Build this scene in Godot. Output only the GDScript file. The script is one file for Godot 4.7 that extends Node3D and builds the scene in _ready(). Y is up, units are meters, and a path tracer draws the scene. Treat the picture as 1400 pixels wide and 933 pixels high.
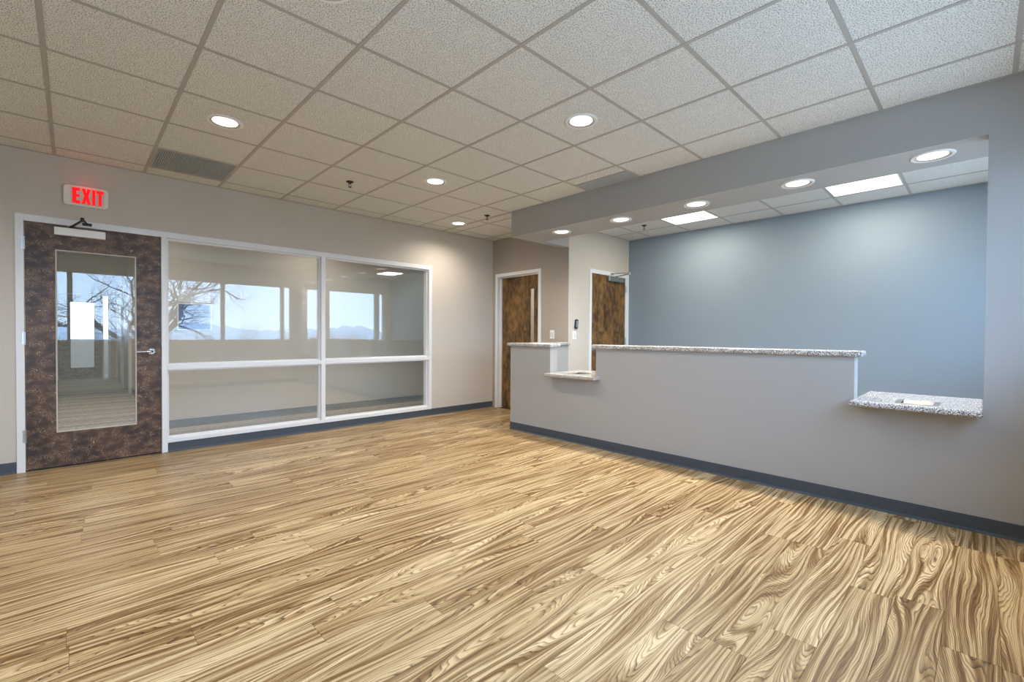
extends Node3D
# An empty office lobby: glazed entrance wall, reception counter under a lit soffit, blue wall behind it.
# x runs along the glazed wall, y up, -z towards that wall; metres.

const ZA := -5.63      # face of the glazed wall
const XB := 3.97       # face of the counter wall
const XC := 4.985      # face of the hallway wall with door 2
const ZD := -4.035     # reception face of the wall with door 3
const ZH := -4.14      # hallway face of header and counter return
const XBLUE := 6.52    # blue wall
const ZS := 0.39       # inner face of the window wall behind the camera
const XL := -2.6       # side wall out of view
const CEIL := 2.725
const SOFF := 2.413
const EYE := Vector3(0, 1.1885, 0)

var used := {}
var M := {}
var rng := RandomNumberGenerator.new()

# ------------------------------------------------------------------ geometry
class Mb:
	var v := PackedVector3Array()
	var n := PackedVector3Array()
	var uv := PackedVector2Array()
	var xf := Transform3D()
	var us := 1.0
	var uo := Vector2.ZERO

	func tri(a: Vector3, b: Vector3, c: Vector3, na: Vector3, nb: Vector3, nc: Vector3) -> void:
		var g := (xf.basis * (b - a)).cross(xf.basis * (c - a))
		if g.dot(xf.basis * (na + nb + nc)) > 0.0:
			var t := b
			b = c
			c = t
			t = nb
			nb = nc
			nc = t
		for k in 3:
			var p: Vector3 = [a, b, c][k]
			var q: Vector3 = [na, nb, nc][k]
			var aq := q.abs()
			var w := Vector2(p.x, p.z)
			if aq.x > aq.y and aq.x > aq.z:
				w = Vector2(p.z, -p.y)
			elif aq.z > aq.y:
				w = Vector2(p.x, -p.y)
			v.append(xf * p)
			n.append((xf.basis * q).normalized())
			uv.append(w * us + uo)

	func flat(a: Vector3, b: Vector3, c: Vector3, h: Vector3) -> void:
		tri(a, b, c, h, h, h)

	func quad(a: Vector3, b: Vector3, c: Vector3, d: Vector3, h: Vector3) -> void:
		flat(a, b, c, h)
		flat(a, c, d, h)

	func box(lo: Vector3, hi: Vector3, c := 0.0) -> void:
		var E := [lo, hi]
		var at := func(s: Array, ax: int) -> Vector3:
			var p := Vector3.ZERO
			for k in 3:
				p[k] = E[s[k]][k]
				if k != ax:
					p[k] += c * (1.0 if s[k] == 0 else -1.0)
			return p
		for ax in 3:
			var o: int = (ax + 1) % 3
			var w: int = (ax + 2) % 3
			for s in 2:
				var h := Vector3.ZERO
				h[ax] = s * 2.0 - 1.0
				var P := []
				for q in [[0, 0], [1, 0], [1, 1], [0, 1]]:
					var k := [0, 0, 0]
					k[ax] = s
					k[o] = q[0]
					k[w] = q[1]
					P.append(at.call(k, ax))
				quad(P[0], P[1], P[2], P[3], h)
		if c <= 0.0:
			return
		for ax in 3:
			var o: int = (ax + 1) % 3
			var w: int = (ax + 2) % 3
			for so in 2:
				for sw in 2:
					var k0 := [0, 0, 0]
					k0[o] = so
					k0[w] = sw
					var k1 := k0.duplicate()
					k1[ax] = 1
					var h := Vector3.ZERO
					h[o] = so * 2.0 - 1.0
					h[w] = sw * 2.0 - 1.0
					quad(at.call(k0, o), at.call(k1, o), at.call(k1, w), at.call(k0, w), h.normalized())
		for i in 8:
			var s := [i & 1, (i >> 1) & 1, (i >> 2) & 1]
			flat(at.call(s, 0), at.call(s, 1), at.call(s, 2), Vector3(s[0] * 2 - 1, s[1] * 2 - 1, s[2] * 2 - 1).normalized())

	# a polygon in the local xy plane, extruded from z0 to z1, edges rounded by c; holes are rectangles
	func prism(poly: PackedVector2Array, z0: float, z1: float, c := 0.0, steps := 1, hole := Rect2()) -> void:
		if Geometry2D.is_polygon_clockwise(poly):
			poly.reverse()
		var rings := []
		if c > 0.0:
			for k in steps + 1:
				var a := PI / 2 * k / steps
				rings.append([c * (1.0 - sin(a)), z0 + c * (1.0 - cos(a))])
			for k in steps + 1:
				var a := PI / 2 * k / steps
				rings.append([c * (1.0 - cos(a)), z1 - c * (1.0 - sin(a))])
		else:
			rings = [[0.0, z0], [0.0, z1]]
		var P := []
		for r in rings:
			P.append(inset(poly, r[0]))
		for k in rings.size() - 1:
			var m := poly.size()
			for i in m:
				var j := (i + 1) % m
				var e := poly[j] - poly[i]
				var out := Vector3(e.y, -e.x, 0).normalized()
				var dz: float = rings[k + 1][1] - rings[k][1]
				var dr: float = rings[k][0] - rings[k + 1][0]
				if absf(dz) + absf(dr) < 1e-6:
					continue
				var h := (out * dz + Vector3(0, 0, -dr)).normalized()
				quad(v3(P[k][i], rings[k][1]), v3(P[k][j], rings[k][1]), v3(P[k + 1][j], rings[k + 1][1]), v3(P[k + 1][i], rings[k + 1][1]), h)
		cap(P[0], z0, -1.0, hole)
		cap(P[-1], z1, 1.0, hole)
		if hole.has_area():
			var q := [hole.position, hole.position + Vector2(hole.size.x, 0), hole.end, hole.position + Vector2(0, hole.size.y)]
			for i in 4:
				var e: Vector2 = q[(i + 1) % 4] - q[i]
				quad(v3(q[i], z0), v3(q[(i + 1) % 4], z0), v3(q[(i + 1) % 4], z1), v3(q[i], z1), Vector3(-e.y, e.x, 0).normalized())

	func cap(poly: PackedVector2Array, z: float, s: float, hole: Rect2) -> void:
		if hole.has_area():
			var h := hole
			var w := 50.0
			for r in [Rect2(-w, -w, 2 * w, h.position.y + w), Rect2(-w, h.end.y, 2 * w, w), Rect2(-w, h.position.y, w + h.position.x, h.size.y), Rect2(h.end.x, h.position.y, w, h.size.y)]:
				var q := PackedVector2Array([r.position, r.position + Vector2(r.size.x, 0), r.end, r.position + Vector2(0, r.size.y)])
				for piece in Geometry2D.intersect_polygons(poly, q):
					cap(piece, z, s, Rect2())
			return
		var t := Geometry2D.triangulate_polygon(poly)
		for i in range(0, t.size(), 3):
			flat(v3(poly[t[i]], z), v3(poly[t[i + 1]], z), v3(poly[t[i + 2]], z), Vector3(0, 0, s))

	static func v3(p: Vector2, z: float) -> Vector3:
		return Vector3(p.x, p.y, z)

	static func inset(poly: PackedVector2Array, c: float) -> PackedVector2Array:
		if c == 0.0:
			return poly
		var out := PackedVector2Array()
		var m := poly.size()
		for i in m:
			var a := (poly[i] - poly[(i + m - 1) % m]).normalized()
			var b := (poly[(i + 1) % m] - poly[i]).normalized()
			var na := Vector2(-a.y, a.x)
			var nb := Vector2(-b.y, b.x)
			out.append(poly[i] + (na + nb) * (c / maxf(0.2, 1.0 + na.dot(nb))))
		return out

	# profile of (radius, height) turned about the y axis
	func lathe(prof: Array, seg := 32) -> void:
		for k in prof.size() - 1:
			var p: Vector2 = prof[k]
			var q: Vector2 = prof[k + 1]
			var e := q - p
			var nn := Vector2(e.y, -e.x).normalized()
			for i in seg:
				var a := TAU * i / seg
				var b := TAU * (i + 1) / seg
				var ca := Vector3(cos(a), 0, sin(a))
				var cb := Vector3(cos(b), 0, sin(b))
				var up := Vector3.UP
				var A := ca * p.x + up * p.y
				var B := cb * p.x + up * p.y
				var C := cb * q.x + up * q.y
				var D := ca * q.x + up * q.y
				var h1 := ca * nn.x + up * nn.y
				var h2 := cb * nn.x + up * nn.y
				if p.x > 1e-6:
					tri(A, B, C, h1, h2, h2)
				if q.x > 1e-6:
					tri(A, C, D, h1, h2, h1)

	# a round tube through points with a radius at each
	func tube(pts: Array, rad: Array, seg := 8, ends := true) -> void:
		var m := pts.size()
		var rings := []
		var ref := Vector3.UP
		if absf((pts[1] - pts[0]).normalized().y) > 0.9:
			ref = Vector3.RIGHT
		for i in m:
			var d: Vector3 = (pts[mini(i + 1, m - 1)] - pts[maxi(i - 1, 0)]).normalized()
			var s := d.cross(ref).normalized()
			var t := s.cross(d)
			ref = t
			var ring := []
			for k in seg:
				var a := TAU * k / seg
				ring.append(s * cos(a) + t * sin(a))
			rings.append(ring)
		for i in m - 1:
			for k in seg:
				var j := (k + 1) % seg
				var a: Vector3 = rings[i][k]
				var b: Vector3 = rings[i][j]
				var c: Vector3 = rings[i + 1][j]
				var d: Vector3 = rings[i + 1][k]
				var A: Vector3 = pts[i] + a * rad[i]
				var B: Vector3 = pts[i] + b * rad[i]
				var C: Vector3 = pts[i + 1] + c * rad[i + 1]
				var D: Vector3 = pts[i + 1] + d * rad[i + 1]
				tri(A, B, C, a, b, c)
				tri(A, C, D, a, c, d)
		if ends:
			for e in [0, m - 1]:
				var o: Vector3 = pts[e]
				var h: Vector3 = (pts[0] - pts[1]).normalized() if e == 0 else (pts[m - 1] - pts[m - 2]).normalized()
				for k in seg:
					flat(o, o + rings[e][k] * rad[e], o + rings[e][(k + 1) % seg] * rad[e], h)

	func mesh() -> ArrayMesh:
		var a := []
		a.resize(Mesh.ARRAY_MAX)
		a[Mesh.ARRAY_VERTEX] = v
		a[Mesh.ARRAY_NORMAL] = n
		a[Mesh.ARRAY_TEX_UV] = uv
		var m := ArrayMesh.new()
		m.add_surface_from_arrays(Mesh.PRIMITIVE_TRIANGLES, a)
		return m


func boxm(lo: Vector3, hi: Vector3, c := 0.0) -> ArrayMesh:
	var b := Mb.new()
	b.box(lo, hi, c)
	return b.mesh()


func rr(x0: float, y0: float, x1: float, y1: float, r: float, k := 6) -> PackedVector2Array:
	var p := PackedVector2Array()
	var cs := [[x1 - r, y0 + r, -PI / 2], [x1 - r, y1 - r, 0.0], [x0 + r, y1 - r, PI / 2], [x0 + r, y0 + r, PI]]
	for c in cs:
		for i in k + 1:
			var a: float = c[2] + PI / 2 * i / k
			p.append(Vector2(c[0] + r * cos(a), c[1] + r * sin(a)))
	return p


# ------------------------------------------------------------------ nodes
func numbered(called: String) -> String:
	var k: int = used.get(called, 0)
	used[called] = k + 1
	return called if k == 0 else "%s_%03d" % [called, k]


func thing(called: String, label: String, category: String, at := Vector3.ZERO, group := "") -> Node3D:
	var o := Node3D.new()
	o.name = numbered(called)
	o.position = at
	o.set_meta("label", label)
	o.set_meta("category", category)
	if group:
		o.set_meta("group", group)
	add_child(o, true)
	return o


func setting(called: String, label := "") -> Node3D:
	var o := Node3D.new()
	o.name = numbered(called)
	o.set_meta("kind", "structure")
	if label:
		o.set_meta("label", label)
	add_child(o, true)
	return o


func part(called: String, mesh: Mesh, mat: Material, parent: Node3D, at := Vector3.ZERO, label := "") -> MeshInstance3D:
	var o := MeshInstance3D.new()
	o.name = called
	o.mesh = mesh
	o.material_override = mat
	o.position = at
	if label:
		o.set_meta("label", label)
	parent.add_child(o, true)
	return o


func shell(called: String, mesh: Mesh, mat: Material, label := "") -> MeshInstance3D:
	var o := part(numbered(called), mesh, mat, self)
	o.set_meta("kind", "structure")
	if label:
		o.set_meta("label", label)
	return o


# ------------------------------------------------------------------ textures and materials
func noise(s: int, f: float, oct := 3, kind := FastNoiseLite.TYPE_SIMPLEX_SMOOTH) -> FastNoiseLite:
	var n := FastNoiseLite.new()
	n.seed = s
	n.noise_type = kind
	n.frequency = f
	n.fractal_octaves = oct
	n.fractal_type = FastNoiseLite.FRACTAL_FBM if oct > 1 else FastNoiseLite.FRACTAL_NONE
	return n


func picture(w: int, h: int, bytes: PackedByteArray) -> ImageTexture:
	return ImageTexture.create_from_image(Image.create_from_data(w, h, false, Image.FORMAT_RGB8, bytes))


# growth rings cut along the plank: lines across t bent by slow noise, so that they close into cathedrals and eyes
func wood_plank(s: int, w: int, h: int, rings: float, bend: float, light: Color, mid: Color, dark: Color, tone: float) -> ImageTexture:
	var slow := noise(s, 1.0, 1)
	var wob := noise(s + 7, 1.0, 2)
	var wide := noise(s + 13, 1.0, 2)
	var fibre := noise(s + 29, 1.0, 1, FastNoiseLite.TYPE_VALUE)
	var out := PackedByteArray()
	out.resize(w * h * 3)
	var at := 0
	for y in h:
		var t := float(y) / h
		for x in w:
			var u := float(x) / w
			var r := t * rings + bend * slow.get_noise_2d(u * 1.25, t * 1.1) + 0.55 * wob.get_noise_2d(u * 5.5, t * 5.0)
			var f := r - floorf(r)
			var hq := sin(floorf(r) * 12.9898 + s) * 43758.5453
			var line := f * f * f * f * (1.0 if f < 0.90 else (1.0 - f) * 10.0) * (0.45 + 0.75 * (hq - floorf(hq)))
			var b := wide.get_noise_2d(u * 0.9 + 40.0, t * 3.0 + r * 0.20)
			var g := fibre.get_noise_2d(u * 14.0, t * 46.0)
			var k := clampf(0.36 + tone + 1.05 * b + 0.16 * g, 0.0, 1.0)
			var d := clampf(line * (1.0 + 0.4 * k), 0.0, 1.0)
			var c0 := light.r + (mid.r - light.r) * k
			var c1 := light.g + (mid.g - light.g) * k
			var c2 := light.b + (mid.b - light.b) * k
			out[at] = int(255.0 * (c0 + (dark.r - c0) * d))
			out[at + 1] = int(255.0 * (c1 + (dark.g - c1) * d))
			out[at + 2] = int(255.0 * (c2 + (dark.b - c2) * d))
			at += 3
	return picture(w, h, out)


# dark stained figured veneer: short pale curls on brown
func wood_door(s: int, w: int, h: int, base: Color, deep: Color, fleck: Color, upright: float) -> ImageTexture:
	var a := noise(s, 1.0, 2)
	var b := noise(s + 3, 1.0, 2)
	var c := noise(s + 5, 1.0, 1)
	var out := PackedByteArray()
	out.resize(w * h * 3)
	var at := 0
	for y in h:
		var t := float(y) / h
		for x in w:
			var u := float(x) / w
			var q := a.get_noise_2d(u * 19.0, t * 19.0 * upright)
			var r := q * 6.0 + u * 8.0 / upright
			var f := absf(r - floorf(r) - 0.5) * 2.0
			var m := b.get_noise_2d(u * 14.0 + 20.0, t * 20.0 * upright)
			var line := clampf((f - 0.70) * 4.5, 0.0, 1.0) * clampf(0.62 + 1.4 * m, 0.0, 1.0)
			var k := clampf(0.5 + 0.5 * c.get_noise_2d(u * 4.2, t * 3.6 * upright) - 0.35 * m, 0.0, 1.0)
			for i in 3:
				var v: float = lerpf(base[i], deep[i], k)
				out[at + i] = int(255.0 * lerpf(v, fleck[i], line * 0.95))
			at += 3
	return picture(w, h, out)


func tile_tex(s: int, w: int) -> ImageTexture:
	var a := noise(s, 0.17, 1)
	var b := noise(s + 2, 0.012, 2)
	var c := noise(s + 4, 0.55, 1)
	var out := PackedByteArray()
	out.resize(w * w * 3)
	var at := 0
	for y in w:
		for x in w:
			var p := a.get_noise_2d(x, y)
			var v := 0.93 + 0.012 * b.get_noise_2d(x, y) + 0.05 * c.get_noise_2d(x, y)
			if p > 0.42:
				v -= minf(0.55, (p - 0.42) * 3.0)
			var q := int(255.0 * v)
			out[at] = q
			out[at + 1] = q
			out[at + 2] = int(q * 0.985)
			at += 3
	return picture(w, w, out)


func granite_tex(s: int, w: int) -> ImageTexture:
	var a := noise(s, 0.075, 3)
	var b := noise(s + 2, 0.13, 2)
	var c := noise(s + 4, 0.02, 2)
	var out := PackedByteArray()
	out.resize(w * w * 3)
	var at := 0
	for y in w:
		for x in w:
			var p := a.get_noise_2d(x, y)
			var q := b.get_noise_2d(x, y)
			var col := Color(0.97, 0.965, 0.95)
			var k := clampf(c.get_noise_2d(x, y) * 1.2, 0.0, 0.35)
			col = col.lerp(Color(0.66, 0.64, 0.62), k)
			if p > 0.16:
				col = col.lerp(Color(0.36, 0.36, 0.38), clampf((p - 0.16) * 9.0, 0.0, 0.9))
			if q > 0.22:
				col = col.lerp(Color(0.10, 0.10, 0.12), clampf((q - 0.22) * 12.0, 0.0, 0.95))
			if q < -0.40:
				col = col.lerp(Color(0.45, 0.33, 0.24), 0.7)
			out[at] = int(col.r * 255)
			out[at + 1] = int(col.g * 255)
			out[at + 2] = int(col.b * 255)
			at += 3
	return picture(w, w, out)


func carpet_tex(s: int, w: int) -> ImageTexture:
	var r := RandomNumberGenerator.new()
	r.seed = s
	var rows := noise(s, 0.09, 2)
	var b := noise(s + 2, 0.05, 2)
	var out := PackedByteArray()
	out.resize(w * w * 3)
	var at := 0
	for y in w:
		var band := rows.get_noise_2d(0.0, y * 0.55)
		for x in w:
			var v := 0.60 + 0.42 * band + 0.25 * b.get_noise_2d(x * 0.5, y * 2.0)
			if (x / 4 + (y / 3) * 2) % 3 == 0:
				v -= 0.10
			v += r.randf_range(-0.09, 0.09)
			v = clampf(v, 0.08, 0.85)
			out[at] = int(255 * v)
			out[at + 1] = int(255 * v * 0.935)
			out[at + 2] = int(255 * v * 0.865)
			at += 3
	return picture(w, w, out)


func mat(col: Color, rough := 0.6, metal := 0.0, spec := 0.5) -> StandardMaterial3D:
	var m := StandardMaterial3D.new()
	m.albedo_color = col
	m.roughness = rough
	m.metallic = metal
	m.metallic_specular = spec
	return m


func glow(col: Color, e: float) -> StandardMaterial3D:
	var m := mat(col, 0.6)
	m.emission_enabled = true
	m.emission = col
	m.emission_energy_multiplier = e
	return m


func tri_mat(t: Texture2D, per_metre: float, rough: float, spec := 0.5, tint := Color.WHITE) -> StandardMaterial3D:
	var m := mat(tint, rough, 0.0, spec)
	m.albedo_texture = t
	m.uv1_triplanar = true
	m.uv1_world_triplanar = true
	m.uv1_scale = Vector3.ONE * per_metre
	return m


func paint(col: Color, bump: Texture2D, rough := 0.55) -> StandardMaterial3D:
	var m := mat(col, rough, 0.0, 0.4)
	m.normal_enabled = true
	m.normal_texture = bump
	m.normal_scale = 0.18
	m.uv1_triplanar = true
	m.uv1_world_triplanar = true
	m.uv1_scale = Vector3.ONE * 2.0
	return m


func make_materials() -> void:
	var peel := NoiseTexture2D.new()
	peel.width = 512
	peel.height = 512
	peel.seamless = true
	peel.as_normal_map = true
	peel.bump_strength = 3.0
	peel.noise = noise(5, 0.06, 3)
	M.wall = paint(Color8(205, 197, 185), peel)
	M.wall_dimmed = paint(Color8(170, 169, 167), peel)  # wall paint darkened and cooled, in place of weaker, bluer light
	M.wall_dimmed_warm = paint(Color8(172, 163, 152), peel)  # wall paint darkened to stand in for shade in the hallway
	M.wall_bounce = paint(Color8(228, 222, 210), peel)  # for the unseen side wall, paler so it bounces more light
	M.blue = paint(Color8(139, 153, 164), peel)
	M.frame = mat(Color8(232, 233, 234), 0.38)
	M.base = mat(Color8(70, 78, 88), 0.45)
	M.tee = mat(Color8(176, 171, 164), 0.5)
	M.steel = mat(Color8(190, 190, 188), 0.28, 1.0)
	M.chrome = mat(Color8(214, 214, 212), 0.18, 1.0)
	M.dark = mat(Color8(34, 33, 34), 0.45)
	M.darkmetal = mat(Color8(60, 58, 56), 0.4, 0.6)
	M.plastic = mat(Color8(240, 239, 235), 0.4)
	M.seal = mat(Color8(22, 20, 20), 0.8)
	M.plaster = mat(Color8(200, 196, 188), 0.8)
	M.vent = mat(Color8(176, 184, 188), 0.5)
	M.ventback = mat(Color8(84, 92, 96), 0.8)
	var g := mat(Color(0.93, 1.0, 0.96, 0.03), 0.0, 0.0, 0.47)
	g.transparency = BaseMaterial3D.TRANSPARENCY_ALPHA
	M.glass = g
	M.floor_sub = mat(Color8(90, 70, 48), 0.9)
	M.plank = []
	var light := Color8(221, 198, 155)
	var mid := Color8(124, 92, 50)
	var deep := Color8(62, 42, 18)
	var looks := [[24.0, 6.5, -0.06], [20.0, 11.0, 0.0], [29.0, 4.5, 0.05], [21.0, 8.5, 0.08], [26.0, 5.5, -0.02], [17.0, 14.0, -0.04], [30.0, 3.4, 0.02], [23.0, 10.0, 0.13]]
	for i in looks.size():
		var k: Array = looks[i]
		var t := wood_plank(100 + i * 41, 1024, 208, k[0], k[1], light, mid, deep, k[2])
		for f in 2:
			var m := mat(Color.WHITE if f == 0 else Color(0.93, 0.91, 0.88), 0.36, 0.0, 0.42)
			m.albedo_texture = t
			M.plank.append(m)
	M.door = tri_mat(wood_door(3, 640, 640, Color8(90, 66, 51), Color8(56, 41, 34), Color8(208, 172, 126), 1.0), 0.62, 0.42)
	M.door_gold = tri_mat(wood_door(19, 640, 640, Color8(128, 94, 50), Color8(64, 44, 22), Color8(186, 146, 84), 0.34), 0.8, 0.42)
	M.tile = []
	for i in 2:
		var m := mat(Color8(248, 247, 245), 0.9, 0.0, 0.2)
		m.albedo_texture = tile_tex(60 + i, 512)
		M.tile.append(m)
	M.granite = tri_mat(granite_tex(77, 512), 1.9, 0.16, 0.5)
	M.carpet = tri_mat(carpet_tex(88, 512), 1.1, 0.95, 0.1)
	M.lamp = glow(Color(1.0, 0.96, 0.90), 2.6)
	M.panel = glow(Color(1.0, 0.985, 0.95), 1.6)
	M.exit_red = glow(Color(1.0, 0.02, 0.06), 0.5)
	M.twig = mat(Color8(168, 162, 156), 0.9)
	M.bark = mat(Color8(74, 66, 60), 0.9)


# ------------------------------------------------------------------ room
func _ready() -> void:
	rng.seed = 20
	# camera
	var cam := Camera3D.new()
	cam.name = "camera"
	var yaw := 0.7673
	var pitch := -0.0136
	var roll := 0.0057
	var f0 := Vector3(sin(yaw), 0, -cos(yaw))
	var r0 := Vector3(cos(yaw), 0, sin(yaw))
	var fw := f0 * cos(pitch) + Vector3.UP * sin(pitch)
	var u0 := Vector3.UP * cos(pitch) - f0 * sin(pitch)
	var r1 := r0 * cos(roll) + u0 * sin(roll)
	var u1 := u0 * cos(roll) - r0 * sin(roll)
	cam.transform = Transform3D(Basis(r1, u1, -fw), EYE)
	cam.fov = rad_to_deg(2.0 * atan(466.5 / 623.37))
	cam.near = 0.02
	cam.far = 600.0
	add_child(cam)
	cam.current = true
	# sky: pale overcast winter daylight
	var we := WorldEnvironment.new()
	we.name = "world_environment"
	var env := Environment.new()
	env.background_mode = Environment.BG_SKY
	var sky := Sky.new()
	var sm := ProceduralSkyMaterial.new()
	sm.sky_top_color = Color(0.65, 0.81, 1.0)
	sm.sky_horizon_color = Color(0.75, 0.87, 1.0)
	sm.ground_horizon_color = Color(0.72, 0.72, 0.70)
	sm.ground_bottom_color = Color(0.60, 0.60, 0.57)
	sm.sky_energy_multiplier = 1.0
	sm.energy_multiplier = SKY
	sky.sky_material = sm
	env.sky = sky
	env.tonemap_mode = Environment.TONE_MAPPER_LINEAR
	env.tonemap_exposure = EXPOSURE
	env.sdfgi_enabled = true
	env.ssao_enabled = true
	env.ssil_enabled = true
	we.environment = env
	add_child(we)
	make_materials()
	build_shell()
	build_floor()
	build_ceilings()
	build_entrance()
	build_counter()
	build_side_doors()
	build_window_wall()
	build_corridor()
	build_lights()
	build_fittings()
	build_outside()


const SKY := 6.3
const EXPOSURE := 1.46
const SPOT := 1.38
const TROFFER := 1.5


func wall_prism(poly: PackedVector2Array, depth0: float, depth1: float, along_z := false) -> ArrayMesh:
	var b := Mb.new()
	if along_z:   # polygon of (z, y), extruded along x
		b.xf = Transform3D(Basis(Vector3(0, 0, 1), Vector3(0, 1, 0), Vector3(1, 0, 0)), Vector3.ZERO)
	b.prism(poly, depth0, depth1)
	return b.mesh()


func V(a: Array) -> PackedVector2Array:
	var p := PackedVector2Array()
	for i in range(0, a.size(), 2):
		p.append(Vector2(a[i], a[i + 1]))
	return p


func build_shell() -> void:
	var top := 2.85
	# glazed wall with the opening for door 1 and the side lights
	shell("wall_north", wall_prism(V([XL - 0.12, 0, -0.341, 0, -0.341, 2.184, 3.789, 2.184, 3.789, 0.096, 0.64, 0.096, 0.64, 0, 7.0, 0, 7.0, top, XL - 0.12, top]), ZA - 0.12, ZA), M.wall, "taupe painted wall around the glazed entrance")
	# hallway wall with door 2
	shell("wall_hallway", wall_prism(V([ZA, 0, -5.556, 0, -5.556, 2.172, -4.556, 2.172, -4.556, 0, ZD - 0.004, 0, ZD - 0.004, top, ZA, top]), XC, XC + 0.12, true), M.wall_dimmed_warm, "taupe hallway wall with the dark wood door")
	# reception wall with door 3
	shell("wall_reception", wall_prism(V([XC + 0.12, 0, 5.461, 0, 5.461, 2.17, 6.512, 2.17, 6.512, 0, 6.64, 0, 6.64, top, XC + 0.12, top]), ZD - 0.12, ZD), M.wall, "pale wall behind the counter with the wood door")
	shell("wall_reception", boxm(Vector3(XC, 0, ZD - 0.004), Vector3(XC + 0.12, top, ZD)), M.wall, "pale end of the wall beside the dark keypad")
	shell("wall_blue", boxm(Vector3(XBLUE, 0, ZD), Vector3(XBLUE + 0.12, top, ZS)), M.blue, "blue accent wall behind the reception counter")
	# counter wall: full height beyond the counter, and the band over the opening
	shell("wall_east", boxm(Vector3(XB, 0, 0), Vector3(XB + 0.12, top, ZS)), M.wall_dimmed, "taupe wall beside the wide counter opening")
	shell("wall_soffit", boxm(Vector3(XB + 0.12, SOFF, 0), Vector3(4.46, top, ZS)), M.wall_dimmed, "underside of the soffit beside the window wall")
	shell("wall_soffit", boxm(Vector3(XB, SOFF, ZH), Vector3(4.46, top, 0)), M.wall_dimmed, "dropped taupe soffit above the counter")
	shell("wall_header", boxm(Vector3(4.46, SOFF, ZH), Vector3(XC, top, ZD)), M.wall_dimmed, "header over the hallway end of the counter")
	shell("wall_west", boxm(Vector3(XL - 0.12, 0, ZA), Vector3(XL, top, ZS)), M.wall_bounce, "side wall of the lobby, made pale to bounce light")
	# baseboards
	base_run("baseboard_north", [Vector3(XL, 0, ZA), Vector3(-0.343, 0, ZA)], Vector3(0, 0, 1))
	base_run("baseboard_north", [Vector3(0.642, 0, ZA), Vector3(XC, 0, ZA)], Vector3(0, 0, 1))
	base_run("baseboard_hallway", [Vector3(XC, 0, -4.554), Vector3(XC, 0, ZH)], Vector3(-1, 0, 0))
	base_run("baseboard_east", [Vector3(XB, 0, ZH), Vector3(XB, 0, ZS)], Vector3(-1, 0, 0))
	base_run("baseboard_counter_end", [Vector3(XB, 0, ZH), Vector3(XC, 0, ZH)], Vector3(0, 0, -1))
	base_run("baseboard_west", [Vector3(XL, 0, ZA), Vector3(XL, 0, ZS)], Vector3(1, 0, 0))
	base_run("baseboard_south", [Vector3(XL, 0, ZS), Vector3(XB, 0, ZS)], Vector3(0, 0, -1))
	base_run("baseboard_blue", [Vector3(XBLUE, 0, ZD), Vector3(XBLUE, 0, ZS)], Vector3(-1, 0, 0))


# rubber cove base: flat strip with a small toe that runs out on the floor
func base_run(called: String, ends: Array, out: Vector3, h := 0.096) -> void:
	var b := Mb.new()
	var a: Vector3 = ends[0]
	var e: Vector3 = ends[1]
	var prof := [Vector2(0.0, h), Vector2(0.003, h), Vector2(0.004, h - 0.002), Vector2(0.004, 0.016), Vector2(0.007, 0.007), Vector2(0.014, 0.002), Vector2(0.016, 0.0), Vector2(0.0, 0.0)]
	for k in prof.size() - 1:
		var p: Vector2 = prof[k]
		var q: Vector2 = prof[k + 1]
		var d := q - p
		var nn := (out * -d.y + Vector3.UP * d.x).normalized()
		b.quad(a + out * p.x + Vector3.UP * p.y, e + out * p.x + Vector3.UP * p.y, e + out * q.x + Vector3.UP * q.y, a + out * q.x + Vector3.UP * q.y, nn)
	for s in [a, e]:
		var nn: Vector3 = (a - e).normalized() if s == a else (e - a).normalized()
		for k in range(0, prof.size() - 2):
			b.flat(s, s + out * prof[k].x + Vector3.UP * prof[k].y, s + out * prof[k + 1].x + Vector3.UP * prof[k + 1].y, nn)
	shell(called, b.mesh(), M.base, "dark grey rubber baseboard")


func build_floor() -> void:
	var fl := setting("floor", "wood-look plank floor of the lobby")
	part("floor_slab", boxm(Vector3(XL - 0.12, -0.25, ZA - 0.02), Vector3(XBLUE + 0.12, -0.006, ZS + 0.15)), M.floor_sub, fl)
	shell("floor", boxm(Vector3(XB + 0.12, -0.006, ZD), Vector3(XBLUE, 0.0, ZS)), M.carpet, "grey carpet behind the counter")
	var w := 0.163
	var length := 1.22
	var fixed := {0: 1.864, 1: 1.535, -5: 2.04, -4: 1.79, -8: 2.405, -7: 2.72, 11: 0.333, 5: 0.338, 6: -0.015, 10: 0.76, 16: 0.05}
	for k in range(-10, 28):
		var z1 := -1.245 - w * k
		var z0 := z1 - w
		z0 = maxf(z0, ZA)
		z1 = minf(z1, ZS)
		if z1 - z0 < 0.01:
			continue
		var xmax := XC if k >= 17 else XB
		var x: float = fixed.get(k, rng.randf_range(0, length))
		while x > XL:
			x -= length
		while x < xmax - 0.005:
			var x0 := maxf(x, XL)
			var x1 := minf(x + length, xmax)
			var b := Mb.new()
			var g := 0.0004
			b.us = 1.0
			b.box(Vector3(x0 + g, -0.006, z0 + g), Vector3(x1 - g, 0.0, z1 - g), 0.0007)
			var flip := rng.randi() % 4
			for i in b.uv.size():
				var p := b.v[i]
				var u := (p.x - x) / length
				var t := (p.z - z0) / w
				if flip & 1:
					u = 1.0 - u
				if flip & 2:
					t = 1.0 - t
				b.uv[i] = Vector2(u, t)
			part("plank", b.mesh(), M.plank[rng.randi() % M.plank.size()], fl)
			x += length


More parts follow.
